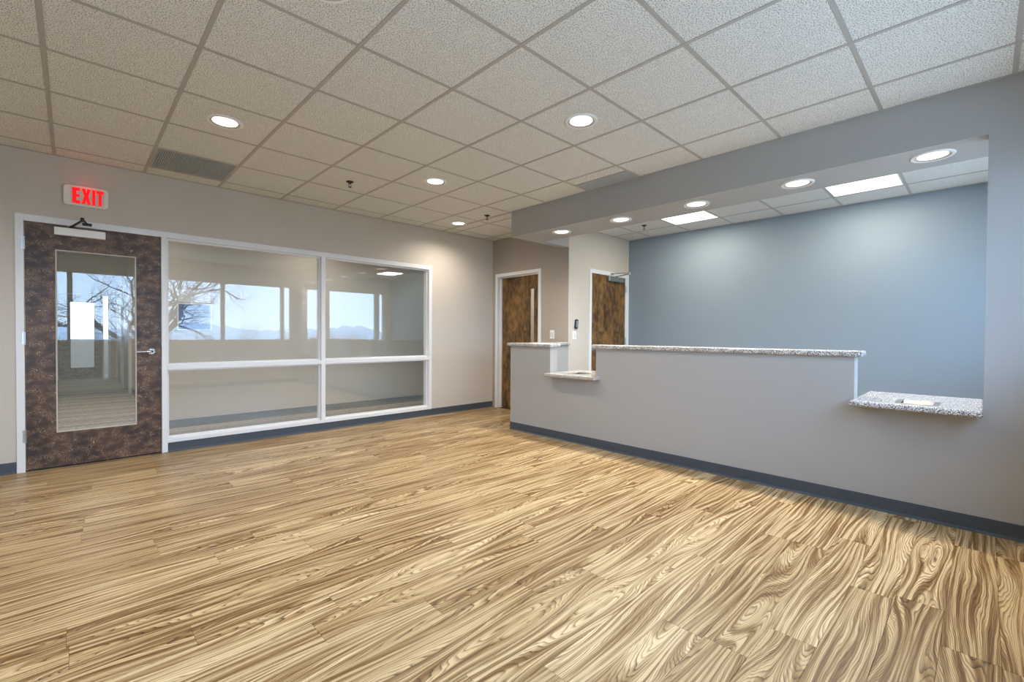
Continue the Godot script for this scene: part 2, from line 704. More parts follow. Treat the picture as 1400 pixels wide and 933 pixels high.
# a grid of lay-in tiles: xs, zs are the centre lines of the tees between which tiles lie
func ceiling_grid(node: Node3D, xa: float, xb: float, za: float, zb: float, x0: float, z0: float, y: float, skip: Array, tee_w := 0.024) -> void:
	var s := 0.6096
	var xs := [xa]
	var k := ceili((xa - x0) / s + 0.05)
	while x0 + k * s < xb - 0.03:
		xs.append(x0 + k * s)
		k += 1
	xs.append(xb)
	var zs := [za]
	k = ceili((za - z0) / s + 0.05)
	while z0 + k * s < zb - 0.03:
		zs.append(z0 + k * s)
		k += 1
	zs.append(zb)
	for i in xs.size() - 1:
		for j in zs.size() - 1:
			var c := Vector3((xs[i] + xs[i + 1]) / 2, y, (zs[j] + zs[j + 1]) / 2)
			var gone := false
			for q in skip:
				if absf(q.x - c.x) < s / 2 and absf(q.y - c.z) < s / 2:
					gone = true
			if gone:
				continue
			var b := Mb.new()
			b.us = 1.0 / 0.6096
			b.uo = Vector2(rng.randf(), rng.randf())
			var g := 0.003
			b.box(Vector3(xs[i] + g, y + 0.003, zs[j] + g), Vector3(xs[i + 1] - g, y + 0.018, zs[j + 1] - g), 0.002)
			part("ceiling_tile", b.mesh(), M.tile[rng.randi() % 2], node)
	for i in range(1, xs.size() - 1):
		part("main_tee", boxm(Vector3(xs[i] - tee_w / 2, y, za), Vector3(xs[i] + tee_w / 2, y + 0.0028, zb), 0.0005), M.tee, node)
	for j in range(1, zs.size() - 1):
		for i in xs.size() - 1:
			var a: float = xs[i] + (tee_w / 2 if i > 0 else 0.0)
			var e: float = xs[i + 1] - (tee_w / 2 if i < xs.size() - 2 else 0.0)
			part("cross_tee", boxm(Vector3(a + 0.0006, y + 0.0004, zs[j] - tee_w / 2), Vector3(e - 0.0006, y + 0.0028, zs[j] + tee_w / 2), 0.0005), M.tee, node)
	var wa := 0.02
	part("wall_angle", boxm(Vector3(xa, y - 0.0005, za), Vector3(xb, y + 0.0025, za + wa)), M.tee, node)
	part("wall_angle", boxm(Vector3(xa, y - 0.0005, zb - wa), Vector3(xb, y + 0.0025, zb)), M.tee, node)
	part("wall_angle", boxm(Vector3(xa, y - 0.0005, za + wa), Vector3(xa + wa, y + 0.0025, zb - wa)), M.tee, node)
	part("wall_angle", boxm(Vector3(xb - wa, y - 0.0005, za + wa), Vector3(xb, y + 0.0025, zb - wa)), M.tee, node)


func build_ceilings() -> void:
	var c := setting("ceiling", "suspended lobby ceiling of square mineral tiles")
	part("ceiling_slab", boxm(Vector3(XL - 0.12, 2.85, -7.2), Vector3(7.0, 3.0, ZS + 0.16)), M.plaster, c)
	ceiling_grid(c, XL, XB, ZA, ZS, -0.105, -2.947, CEIL, [Vector2(0.81, -5.08), Vector2(3.76, -2.642)])
	var h := setting("ceiling", "tiled ceiling of the short hallway by door 2")
	ceiling_grid(h, XB, XC, ZA, ZH, -0.105, -2.947, CEIL, [])
	var r := setting("ceiling", "tiled ceiling over the reception area")
	ceiling_grid(r, 4.46, XBLUE, ZD, ZS, 4.84, -2.402, CEIL, [Vector2(5.755, -2.707), Vector2(5.755, -0.88)])


# ------------------------------------------------------------------ entrance: frame, side lights, door 1
func build_entrance() -> void:
	var f := setting("window_1", "white steel frame with door opening and four glass panes, each doubled to strengthen reflections")
	var z0 := ZA - 0.13
	var z1 := ZA + 0.012
	var zs0 := ZA - 0.085   # glazing stops
	var zs1 := ZA - 0.03
	var c := 0.002
	part("frame_jamb", boxm(Vector3(-0.341, 0, z0), Vector3(-0.290, 2.184, z1), c), M.frame, f)
	part("frame_head", boxm(Vector3(-0.290, 2.128, z0), Vector3(3.738, 2.184, z1), c), M.frame, f)
	part("frame_jamb", boxm(Vector3(3.738, 0.094, z0), Vector3(3.789, 2.184, z1), c), M.frame, f)
	part("frame_mullion", boxm(Vector3(0.632, 0, z0), Vector3(0.678, 2.128, z1), c), M.frame, f)
	part("frame_mullion", boxm(Vector3(2.188, 0.134, z0), Vector3(2.238, 2.128, z1), c), M.frame, f)
	part("frame_sill", boxm(Vector3(0.678, 0.094, z0), Vector3(3.738, 0.134, z1), c), M.frame, f)
	for s in [[0.678, 2.188], [2.238, 3.738]]:
		part("frame_transom", boxm(Vector3(s[0], 0.818, z0), Vector3(s[1], 0.866, z1), c), M.frame, f)
		for y in [[0.134, 0.818], [0.866, 2.128]]:
			var x0: float = s[0]
			var x1: float = s[1]
			var t := 0.016
			for zp in [-0.074, -0.052]:  # one pane of each pair is added to strengthen the reflection
				part("pane", boxm(Vector3(x0 + 0.004, y[0] + 0.004, ZA + zp), Vector3(x1 - 0.004, y[1] - 0.004, ZA + zp + 0.006)), M.glass, f)
			part("glazing_stop", boxm(Vector3(x0, y[0], zs0), Vector3(x0 + t, y[1], zs1), 0.001), M.frame, f)
			part("glazing_stop", boxm(Vector3(x1 - t, y[0], zs0), Vector3(x1, y[1], zs1), 0.001), M.frame, f)
			part("glazing_stop", boxm(Vector3(x0 + t, y[0], zs0), Vector3(x1 - t, y[0] + t, zs1), 0.001), M.frame, f)
			part("glazing_stop", boxm(Vector3(x0 + t, y[1] - t, zs0), Vector3(x1 - t, y[1], zs1), 0.001), M.frame, f)
	# door 1
	var d := setting("door_1", "dark stained wood door with a tall glass lite under the exit sign")
	var b := Mb.new()
	b.prism(V([-0.286, 0.012, 0.628, 0.012, 0.628, 2.124, -0.286, 2.124]), ZA - 0.045, ZA - 0.001, 0.0, 1, Rect2(-0.104, 0.309, 0.546, 1.601))
	part("leaf", b.mesh(), M.door, d)
	var g := Mb.new()
	var x0 := -0.104
	var x1 := 0.442
	var y0 := 0.309
	var y1 := 1.910
	g.box(Vector3(x0 + 0.0005, y0 + 0.0005, ZA - 0.024), Vector3(x1 - 0.0005, y1 - 0.0005, ZA - 0.018))
	part("glass_lite", g.mesh(), M.glass, d)
	part("glass_lite", g.mesh(), M.glass, d, Vector3(0, 0, -0.014))  # extra pane, added for a stronger reflection
	var bead := mat(Color8(196, 190, 176), 0.5)
	var t := 0.009
	for q in [[x0, y0, x0 + t, y1], [x1 - t, y0, x1, y1], [x0 + t, y0, x1 - t, y0 + t], [x0 + t, y1 - t, x1 - t, y1]]:
		part("glazing_bead", boxm(Vector3(q[0], q[1], ZA - 0.017), Vector3(q[2], q[3], ZA + 0.001), 0.001), bead, d)
	part("door_sweep", boxm(Vector3(-0.284, 0.003, ZA - 0.04), Vector3(0.626, 0.012, ZA - 0.006)), M.seal, d)
	for y in [1.94, 1.135, 0.305]:
		var hg := Mb.new()
		hg.tube([Vector3(-0.288, y - 0.055, ZA + 0.008), Vector3(-0.288, y + 0.055, ZA + 0.008)], [0.008, 0.008], 12)
		hg.box(Vector3(-0.306, y - 0.052, ZA + 0.0122), Vector3(-0.291, y + 0.052, ZA + 0.0142))
		part("hinge", hg.mesh(), M.steel, d)
	lever(d, Vector3(0.553, 1.008, ZA), -1.0, M.chrome)
	part("strike_plate", boxm(Vector3(0.6285, 0.955, ZA - 0.03), Vector3(0.6315, 1.06, ZA + 0.004)), M.dark, d)
	closer(d, Vector3(-0.109, 2.036, ZA), 0.333, 0.066, M.plastic)


# lever handle on a round rose; side is the way the lever points along x
func lever(d: Node3D, at: Vector3, side: float, m: Material) -> void:
	var r := Mb.new()
	r.xf = Transform3D(Basis(Vector3.RIGHT, Vector3(0, 0, 1), Vector3(0, -1, 0)), at)
	r.lathe([Vector2(0, 0.014), Vector2(0.026, 0.014), Vector2(0.034, 0.008), Vector2(0.036, 0.0)], 36)
	var h := part("lever_handle", r.mesh(), m, d)
	var l := Mb.new()
	l.tube([at + Vector3(0, 0, 0.012), at + Vector3(0, 0, 0.045), at + Vector3(side * 0.010, 0, 0.056), at + Vector3(side * 0.03, 0.0, 0.058), at + Vector3(side * 0.075, -0.001, 0.055), at + Vector3(side * 0.112, -0.003, 0.050)], [0.012, 0.0125, 0.013, 0.012, 0.010, 0.008], 14)
	part("lever", l.mesh(), m, h)
	var k := Mb.new()
	k.xf = Transform3D(Basis(Vector3.RIGHT, Vector3(0, 0, 1), Vector3(0, -1, 0)), at + Vector3(0, 0, 0.0575))
	k.lathe([Vector2(0, 0.009), Vector2(0.006, 0.009), Vector2(0.0085, 0.007), Vector2(0.0085, 0)], 20)
	part("cylinder_lock", k.mesh(), M.darkmetal, h)


# surface closer: body on the leaf, two-piece arm folded out and back to the frame head
func closer(d: Node3D, at: Vector3, w: float, h: float, m: Material) -> void:
	var body := part("door_closer", boxm(at + Vector3(0, 0, 0.0005), at + Vector3(w, h, 0.05), 0.004), m, d)
	var pin := at + Vector3(0.105, h, 0.028)
	var b := Mb.new()
	b.tube([pin, pin + Vector3(0, 0.016, 0)], [0.011, 0.011], 14)
	part("spindle", b.mesh(), M.darkmetal, body)
	var el := pin + Vector3(0.072, 0.058, 0.15)
	var a := Mb.new()
	a.tube([pin + Vector3(0, 0.012, 0), el], [0.010, 0.008], 10)
	a.tube([el + Vector3(0, -0.012, 0), el + Vector3(0, 0.022, 0)], [0.013, 0.013], 14)
	part("arm", a.mesh(), M.darkmetal, body)
	var foot := Vector3(pin.x + 0.105, at.y + h + 0.054, at.z + 0.014)
	var r := Mb.new()
	r.tube([el + Vector3(0, 0.014, 0), foot + Vector3(0, 0.004, 0.016)], [0.007, 0.007], 10)
	r.box(foot + Vector3(-0.032, -0.012, -0.002), foot + Vector3(0.032, 0.012, 0.012), 0.002)
	part("arm", r.mesh(), M.darkmetal, body)


# ------------------------------------------------------------------ counter
func build_counter() -> void:
	var c := thing("reception_counter", "taupe painted half-height reception counter wall with two lowered service openings", "counter", Vector3(XB, 0, -2.0))
	var o := Vector3(XB, 0, -2.0)
	var hi := 1.047
	var lo := 0.718
	var face := part("front_panel", wall_prism(V([ZH, 0, 0, 0, 0, lo, -0.635, lo, -0.635, hi, -2.84, hi, -2.84, lo, -3.48, lo, -3.48, hi, ZH, hi]), XB, XB + 0.12, true), M.wall_dimmed, c, -o)
	face.set_meta("label", "taupe painted front of the counter")
	part("return_panel", boxm(Vector3(XB + 0.12, 0, ZH), Vector3(XC, hi, ZD)), M.wall_dimmed, c, -o)
	# granite
	slab("granite_ledge", "speckled granite ledge, L-shaped, on the short pier at the hallway end", V([XB - 0.032, -4.172, XC, -4.172, XC, -4.002, 4.122, -4.002, 4.122, -3.452, XB - 0.032, -3.452]), hi, 0.043, "raised granite ledges")
	slab("granite_ledge", "long speckled granite ledge along the high middle run of the counter", V([XB - 0.032, -2.875, 4.122, -2.875, 4.122, -0.592, XB - 0.032, -0.592]), hi, 0.043, "raised granite ledges")
	slab("granite_shelf", "low granite shelf in the narrow opening between pier and middle run", V([3.852, -3.465, XB, -3.465, XB, -3.4805, 4.58, -3.4805, 4.58, -2.839, XB, -2.839, XB, -2.785, 3.852, -2.785]), lo + 0.0005, 0.039, "lowered granite shelves", Rect2(4.00, -3.265, 0.23, 0.215))
	slab("granite_shelf", "wide low granite shelf with a cash tray beside the taupe wall", V([3.80, -0.634, 4.58, -0.634, 4.58, -0.001, 3.80, -0.001]), lo + 0.0005, 0.039, "lowered granite shelves", Rect2(3.872, -0.408, 0.23, 0.215))
	tray("stainless cash tray let into the wide low granite shelf", Vector3(3.872, lo + 0.0395, -0.408), 0.23, 0.215)
	tray("stainless cash tray on the narrow low granite shelf", Vector3(4.00, lo + 0.0395, -3.265), 0.23, 0.215)


func slab(called: String, label: String, poly: PackedVector2Array, y: float, h: float, group: String, hole := Rect2()) -> void:
	# polygon of (x, z); local z of the prism becomes world y
	var b := Mb.new()
	b.xf = Transform3D(Basis(Vector3(1, 0, 0), Vector3(0, 0, 1), Vector3(0, 1, 0)), Vector3(0, y, 0))
	b.prism(poly, 0.0, h, 0.013, 5, hole)
	var o := part(numbered(called), b.mesh(), M.granite, self)
	o.set_meta("label", label)
	o.set_meta("category", "countertop")
	o.set_meta("group", group)


# shallow stainless trough with a flat rim
func tray(label: String, at: Vector3, w: float, l: float) -> void:
	var t := thing("cash_tray", label, "tray", at, "cash trays")
	var rim := 0.03
	var b := Mb.new()
	for q in [[0.0, 0.0, w, rim], [0.0, l - rim, w, l], [0.0, rim, 0.012, l - rim], [w - 0.012, rim, w, l - rim]]:
		b.box(Vector3(q[0], 0, q[1]), Vector3(q[2], 0.0025, q[3]), 0.0006)
	part("rim", b.mesh(), M.steel, t)
	var d := Mb.new()
	var k := 14
	for i in k:
		var a := float(i) / k
		var e := float(i + 1) / k
		var x0 := 0.012 + (w - 0.024) * a
		var x1 := 0.012 + (w - 0.024) * e
		var y0 := 0.001 - 0.036 * sin(PI * a)
		var y1 := 0.001 - 0.036 * sin(PI * e)
		var n0 := Vector3(0.036 * PI * cos(PI * a) / (w - 0.024), 1, 0).normalized()
		var n1 := Vector3(0.036 * PI * cos(PI * e) / (w - 0.024), 1, 0).normalized()
		var A := Vector3(x0, y0, rim)
		var B := Vector3(x1, y1, rim)
		var C := Vector3(x1, y1, l - rim)
		var D := Vector3(x0, y0, l - rim)
		d.tri(A, B, C, n0, n1, n1)
		d.tri(A, C, D, n0, n1, n0)
	part("trough", d.mesh(), M.steel, t)


# ------------------------------------------------------------------ doors 2 and 3
func build_side_doors() -> void:
	# door 2, in the hallway wall, leaf set deep in its frame
	var d := setting("door_2", "brown wood door with a narrow vision lite at the end of the hallway")
	var c := 0.002
	var z0 := -5.556
	var z1 := -4.556
	var top := 2.172
	var fw := 0.052
	part("frame", boxm(Vector3(XC - 0.012, 0, z0), Vector3(XC + 0.132, top, z0 + fw), c), M.frame, d)
	part("frame", boxm(Vector3(XC - 0.012, 0, z1 - fw), Vector3(XC + 0.132, top, z1), c), M.frame, d)
	part("frame", boxm(Vector3(XC - 0.012, top - fw, z0 + fw), Vector3(XC + 0.132, top, z1 - fw), c), M.frame, d)
	part("stop", boxm(Vector3(XC + 0.055, 0, z0 + fw), Vector3(XC + 0.085, top - fw, z0 + fw + 0.014)), M.frame, d)
	part("stop", boxm(Vector3(XC + 0.055, 0, z1 - fw - 0.014), Vector3(XC + 0.085, top - fw, z1 - fw)), M.frame, d)
	part("stop", boxm(Vector3(XC + 0.055, top - fw - 0.014, z0 + fw + 0.014), Vector3(XC + 0.085, top - fw, z1 - fw - 0.014)), M.frame, d)
	var b := Mb.new()
	b.xf = Transform3D(Basis(Vector3(0, 0, 1), Vector3(0, 1, 0), Vector3(1, 0, 0)), Vector3.ZERO)
	b.prism(V([z0 + fw + 0.002, 0.01, z1 - fw - 0.002, 0.01, z1 - fw - 0.002, top - fw - 0.003, z0 + fw + 0.002, top - fw - 0.003]), XC + 0.086, XC + 0.13, 0.0, 1, Rect2(-4.885, 0.95, 0.105, 0.95))
	part("leaf", b.mesh(), M.door_gold, d)
	part("vision_lite", boxm(Vector3(XC + 0.105, 0.951, -4.8845), Vector3(XC + 0.111, 1.899, -4.7805)), M.glass, d)
	# the room that its lite looks into
	shell("wall_office", boxm(Vector3(6.2, 0, -5.75), Vector3(6.3, 2.85, -4.16)), M.plaster, "pale wall seen through the lite of door 2")
	var oc := setting("ceiling", "tiled ceiling of the room behind door 2")
	ceiling_grid(oc, XC + 0.12, 6.2, ZA - 0.02, ZD - 0.12, 5.3, -5.2, CEIL, [])
	downlight("lit round downlight in the room behind door 2", Vector3(5.7, CEIL + 0.003, -4.85), "room downlights")
	# door 3, in the reception wall, flush with the wall face
	var e := setting("door_3", "golden brown wood door with closer behind the reception counter")
	var zf := ZD - 0.12
	var x0 := 5.461
	var x1 := 6.512
	part("frame", boxm(Vector3(x0, 0, zf), Vector3(x0 + 0.05, 2.17, ZD + 0.012), c), M.frame, e)
	part("frame", boxm(Vector3(6.418, 0, zf), Vector3(x1, 2.17, ZD + 0.012), c), M.frame, e)
	part("frame", boxm(Vector3(x0 + 0.05, 2.108, zf), Vector3(6.418, 2.17, ZD + 0.012), c), M.frame, e)
	part("leaf", boxm(Vector3(x0 + 0.053, 0.01, ZD - 0.045), Vector3(6.415, 2.105, ZD), 0.0015), M.door_gold, e)
	for y in [1.93, 1.1, 0.26]:
		var hg := Mb.new()
		hg.tube([Vector3(6.417, y - 0.055, ZD + 0.008), Vector3(6.417, y + 0.055, ZD + 0.008)], [0.008, 0.008], 12)
		hg.box(Vector3(6.42, y - 0.052, ZD + 0.0122), Vector3(6.436, y + 0.052, ZD + 0.0142))
		part("hinge", hg.mesh(), M.steel, e)
	var body := part("door_closer", boxm(Vector3(5.91, 2.022, ZD + 0.0005), Vector3(6.30, 2.092, ZD + 0.055), 0.004), M.chrome, e)
	part("end_cap", boxm(Vector3(5.895, 2.024, ZD + 0.002), Vector3(5.909, 2.09, ZD + 0.053), 0.003), M.steel, body)
	var pin := Vector3(6.115, 2.092, ZD + 0.03)
	var p := Mb.new()
	p.tube([pin, pin + Vector3(0, 0.018, 0)], [0.011, 0.011], 14)
	part("spindle", p.mesh(), M.darkmetal, body)
	var el := pin + Vector3(0.04, 0.042, 0.21)
	var a := Mb.new()
	a.tube([pin + Vector3(0, 0.014, 0), el], [0.010, 0.009], 10)
	a.tube([el + Vector3(0, -0.014, 0), el + Vector3(0, 0.024, 0)], [0.014, 0.014], 14)
	part("arm", a.mesh(), M.steel, body)
	var foot := Vector3(6.02, 2.138, ZD + 0.014)
	var r := Mb.new()
	r.tube([el + Vector3(0, 0.014, 0), foot + Vector3(0, 0.004, 0.016)], [0.008, 0.008], 10)
	r.box(foot + Vector3(-0.035, -0.013, -0.002), foot + Vector3(0.035, 0.013, 0.012), 0.002)
	part("arm", r.mesh(), M.steel, body)
	lever(e, Vector3(5.575, 0.99, ZD), 1.0, M.chrome)


# ------------------------------------------------------------------ window wall behind the camera
func build_window_wall() -> void:
	var sill := 1.01
	var head := 2.335
	var zo := ZS + 0.16
	var top := 2.85
	var b := Mb.new()
	b.box(Vector3(XL - 0.12, 0, ZS), Vector3(XBLUE + 0.12, sill, zo))
	shell("wall_south", b.mesh(), M.wall, "taupe wall below the daylight windows")
	shell("wall_south", boxm(Vector3(XL - 0.12, head, ZS), Vector3(XBLUE + 0.12, top, zo)), M.wall, "taupe wall above the daylight windows")
	for s in [[XL - 0.12, -2.3], [3.862, 4.14], [6.345, XBLUE + 0.12]]:
		shell("wall_south", boxm(Vector3(s[0], sill, ZS), Vector3(s[1], head, zo)), M.wall, "taupe pier between the daylight windows")
	var alu := mat(Color8(205, 200, 186), 0.45)
	var rows := [[-2.3, 3.862, [-0.03, 2.42, 3.66], 0.076], [4.14, 6.345, [4.735, 6.132], 0.13]]
	for k in 2:
		var q: Array = rows[k]
		var w := setting("window_%d" % (k + 2), "aluminium framed daylight window behind the camera")
		var a: float = q[0]
		var e: float = q[1]
		var zf := ZS + 0.05
		var zb := ZS + 0.11
		part("frame", boxm(Vector3(a, sill, zf), Vector3(e, sill + 0.035, zb), 0.002), alu, w)
		part("frame", boxm(Vector3(a, head - 0.035, zf), Vector3(e, head, zb), 0.002), alu, w)
		part("frame", boxm(Vector3(a, sill + 0.035, zf), Vector3(a + 0.03, head - 0.035, zb), 0.002), alu, w)
		part("frame", boxm(Vector3(e - 0.03, sill + 0.035, zf), Vector3(e, head - 0.035, zb), 0.002), alu, w)
		var cuts := [a + 0.03]
		for x in q[2]:
			part("mullion", boxm(Vector3(x - q[3] / 2, sill + 0.035, zf - 0.03), Vector3(x + q[3] / 2, head - 0.035, zb), 0.002), alu, w)
			cuts.append(x - q[3] / 2)
			cuts.append(x + q[3] / 2)
		cuts.append(e - 0.03)
		for i in range(0, cuts.size(), 2):
			part("pane", boxm(Vector3(cuts[i], sill + 0.035, ZS + 0.078), Vector3(cuts[i + 1], head - 0.035, ZS + 0.084)), M.glass, w)
		part("window_sill", boxm(Vector3(a, sill - 0.0, ZS - 0.02), Vector3(e, sill + 0.012, zf), 0.002), M.frame, w)


# ------------------------------------------------------------------ corridor behind the glass
func build_corridor() -> void:
	var zc := -7.04
	var top := 2.85
	shell("floor", boxm(Vector3(-1.6, -0.25, -15.9), Vector3(7.0, 0.0, ZA - 0.02)), M.carpet, "striped grey carpet of the corridor behind the glass")
	shell("wall_corridor", boxm(Vector3(0.84, 0, zc - 0.12), Vector3(7.0, top, zc)), M.wall, "corridor wall seen through the side lights")
	shell("wall_corridor", boxm(Vector3(-1.6, 0, zc - 0.12), Vector3(-0.42, top, zc)), M.wall, "corridor wall beside the long passage")
	shell("wall_corridor", boxm(Vector3(0.84, 0, -15.8), Vector3(0.96, top, zc - 0.12)), M.wall, "long side wall of the passage behind door 1")
	shell("wall_corridor", boxm(Vector3(-0.54, 0, -15.8), Vector3(-0.42, top, zc - 0.12)), M.wall, "other side wall of the passage behind door 1")
	shell("wall_corridor", boxm(Vector3(-1.72, 0, zc), Vector3(-1.6, top, ZA - 0.12)), M.wall, "closed end of the corridor")
	shell("wall_corridor", boxm(Vector3(7.0, 0, zc - 0.12), Vector3(7.12, top, ZA)), M.wall, "far closed end of the corridor")
	shell("wall_corridor", boxm(Vector3(-0.42, 2.40, -12.75), Vector3(0.84, top, -12.63)), M.wall, "header across the passage behind door 1")
	base_run("baseboard_corridor", [Vector3(0.84, 0, zc), Vector3(7.0, 0, zc)], Vector3(0, 0, 1))
	base_run("baseboard_corridor", [Vector3(0.84, 0, -15.8), Vector3(0.84, 0, zc)], Vector3(-1, 0, 0))
	var c := setting("ceiling", "tiled ceiling of the corridor behind the glass")
	part("ceiling_slab", boxm(Vector3(-1.72, 2.85, -18.2), Vector3(1.6, 3.0, -7.2)), M.plaster, c)
	ceiling_grid(c, -1.6, 7.0, zc, ZA - 0.12, -0.105, -6.4, CEIL, [])
	var p := setting("ceiling", "tiled ceiling of the long passage")
	ceiling_grid(p, -0.42, 0.84, -15.8, zc, -0.105, -7.04, CEIL, [])
	# end of the passage: glazed wood door with a side light, daylight behind
	var zf := -15.8
	shell("wall_passage_end", wall_prism(V([-0.54, 0, -0.30, 0, -0.30, 2.17, 0.72, 2.17, 0.72, 0, 0.96, 0, 0.96, top, -0.54, top]), zf - 0.12, zf), M.wall, "wall at the end of the passage")
	var d := setting("door_4", "wood door with a glass lite at the end of the long passage")
	part("frame", boxm(Vector3(-0.30, 0, zf - 0.12), Vector3(-0.25, 2.17, zf + 0.012)), M.frame, d)
	part("frame", boxm(Vector3(0.67, 0, zf - 0.12), Vector3(0.72, 2.17, zf + 0.012)), M.frame, d)
	part("frame", boxm(Vector3(-0.25, 2.12, zf - 0.12), Vector3(0.67, 2.17, zf + 0.012)), M.frame, d)
	part("frame", boxm(Vector3(0.555, 0.0, zf - 0.10), Vector3(0.585, 2.12, zf + 0.004)), M.frame, d)
	part("side_light", boxm(Vector3(0.585, 0.0, zf - 0.06), Vector3(0.67, 2.12, zf - 0.054)), M.glass, d)
	var b := Mb.new()
	b.prism(V([-0.25, 0.01, 0.555, 0.01, 0.555, 2.12, -0.25, 2.12]), zf - 0.05, zf - 0.005, 0.0, 1, Rect2(-0.03, 0.30, 0.43, 1.64))
	part("leaf", b.mesh(), M.door, d)
	part("glass_lite", boxm(Vector3(-0.03, 0.30, zf - 0.03), Vector3(0.40, 1.94, zf - 0.024)), M.glass, d)
	# daylit porch behind door 4
	shell("wall_porch", wall_prism(V([-0.9, 0, -0.8, 0, -0.8, 1.0, -0.78, 1.0, -0.78, 2.3, 1.2, 2.3, 1.2, 1.0, -0.8, 1.0, -0.8, 0, 1.32, 0, 1.32, top, -0.9, top]), -18.12, -18.0), M.wall, "porch wall with a window opening")
	shell("wall_porch", boxm(Vector3(-0.9, 0, -18.0), Vector3(-0.8, top, -15.92)), M.wall, "side wall of the porch")
	shell("wall_porch", boxm(Vector3(1.22, 0, -18.0), Vector3(1.32, top, -15.92)), M.wall, "other side wall of the porch")
	shell("floor", boxm(Vector3(-0.9, -0.25, -18.12), Vector3(1.32, 0.0, -15.9)), M.carpet, "porch floor")
	# dark wood doors along the passage wall
	for k in 2:
		var za: float = [-12.9, -14.9][k]
		var zb: float = [-11.7, -13.6][k]
		var n := setting("door_%d" % (5 + k), "dark wood door along the passage wall")
		part("leaf", boxm(Vector3(0.80, 0.005, za), Vector3(0.835, 2.12, zb), 0.002), M.door, n)
		part("frame", boxm(Vector3(0.79, 0, za - 0.05), Vector3(0.84, 2.17, za)), M.frame, n)
		part("frame", boxm(Vector3(0.79, 0, zb), Vector3(0.84, 2.17, zb + 0.05)), M.frame, n)
	# wall sign with stand-offs, and a paper notice above it
	var s := thing("wall_sign", "square blue sign with white border and corner studs on the corridor wall", "sign", Vector3(1.13, 1.395, zc))
	part("backing", boxm(Vector3(-0.183, -0.172, 0.012), Vector3(0.183, 0.172, 0.018), 0.001), M.plastic, s, Vector3.ZERO, "white border")
	part("face", boxm(Vector3(-0.168, -0.157, 0.0182), Vector3(0.168, 0.157, 0.021), 0.001), mat(Color8(30, 70, 138), 0.35), s, Vector3.ZERO, "blue face")
	for q in [[-0.135, -0.11], [0.135, -0.11], [-0.135, 0.11], [0.135, 0.11]]:
		var m := Mb.new()
		m.tube([Vector3(q[0], q[1], 0), Vector3(q[0], q[1], 0.028)], [0.013, 0.013], 14)
		part("stud", m.mesh(), M.dark, s)
	var nt := thing("paper_notice", "blank white paper sheet on the corridor wall above the blue sign", "paper", Vector3(1.13, 1.66, zc))
	part("sheet", boxm(Vector3(-0.175, -0.078, 0.0), Vector3(0.175, 0.078, 0.002)), M.plastic, nt)


# ------------------------------------------------------------------ light fittings
func downlight(label: String, at: Vector3, group: String, r := 0.116, power := 1.0) -> void:
	var t := thing("downlight", label, "downlight", at, group)
	var b := Mb.new()
	b.lathe([Vector2(r, 0.0), Vector2(r, -0.004), Vector2(r - 0.005, -0.009), Vector2(r - 0.015, -0.010), Vector2(r - 0.020, -0.009)], 48)
	part("trim_ring", b.mesh(), M.frame, t)
	var c := Mb.new()
	c.lathe([Vector2(r - 0.020, -0.009), Vector2(r - 0.036, -0.001)], 48)
	part("reflector", c.mesh(), M.tee, t)
	var l := Mb.new()
	l.lathe([Vector2(r - 0.036, -0.0015), Vector2(0.0, -0.0015)], 48)
	part("lamp_lens", l.mesh(), M.lamp, t)
	var s := SpotLight3D.new()
	s.name = "downlight_beam"
	s.position = Vector3(0, -0.02, 0)
	s.rotation.x = -PI / 2
	s.light_color = Color(1.0, 0.955, 0.895)
	s.light_energy = SPOT * power
	s.spot_angle = 80.0
	s.spot_angle_attenuation = 1.0
	s.spot_range = 12.0
	s.spot_attenuation = 2.0
	s.light_size = 0.06
	s.shadow_enabled = true
	t.add_child(s)


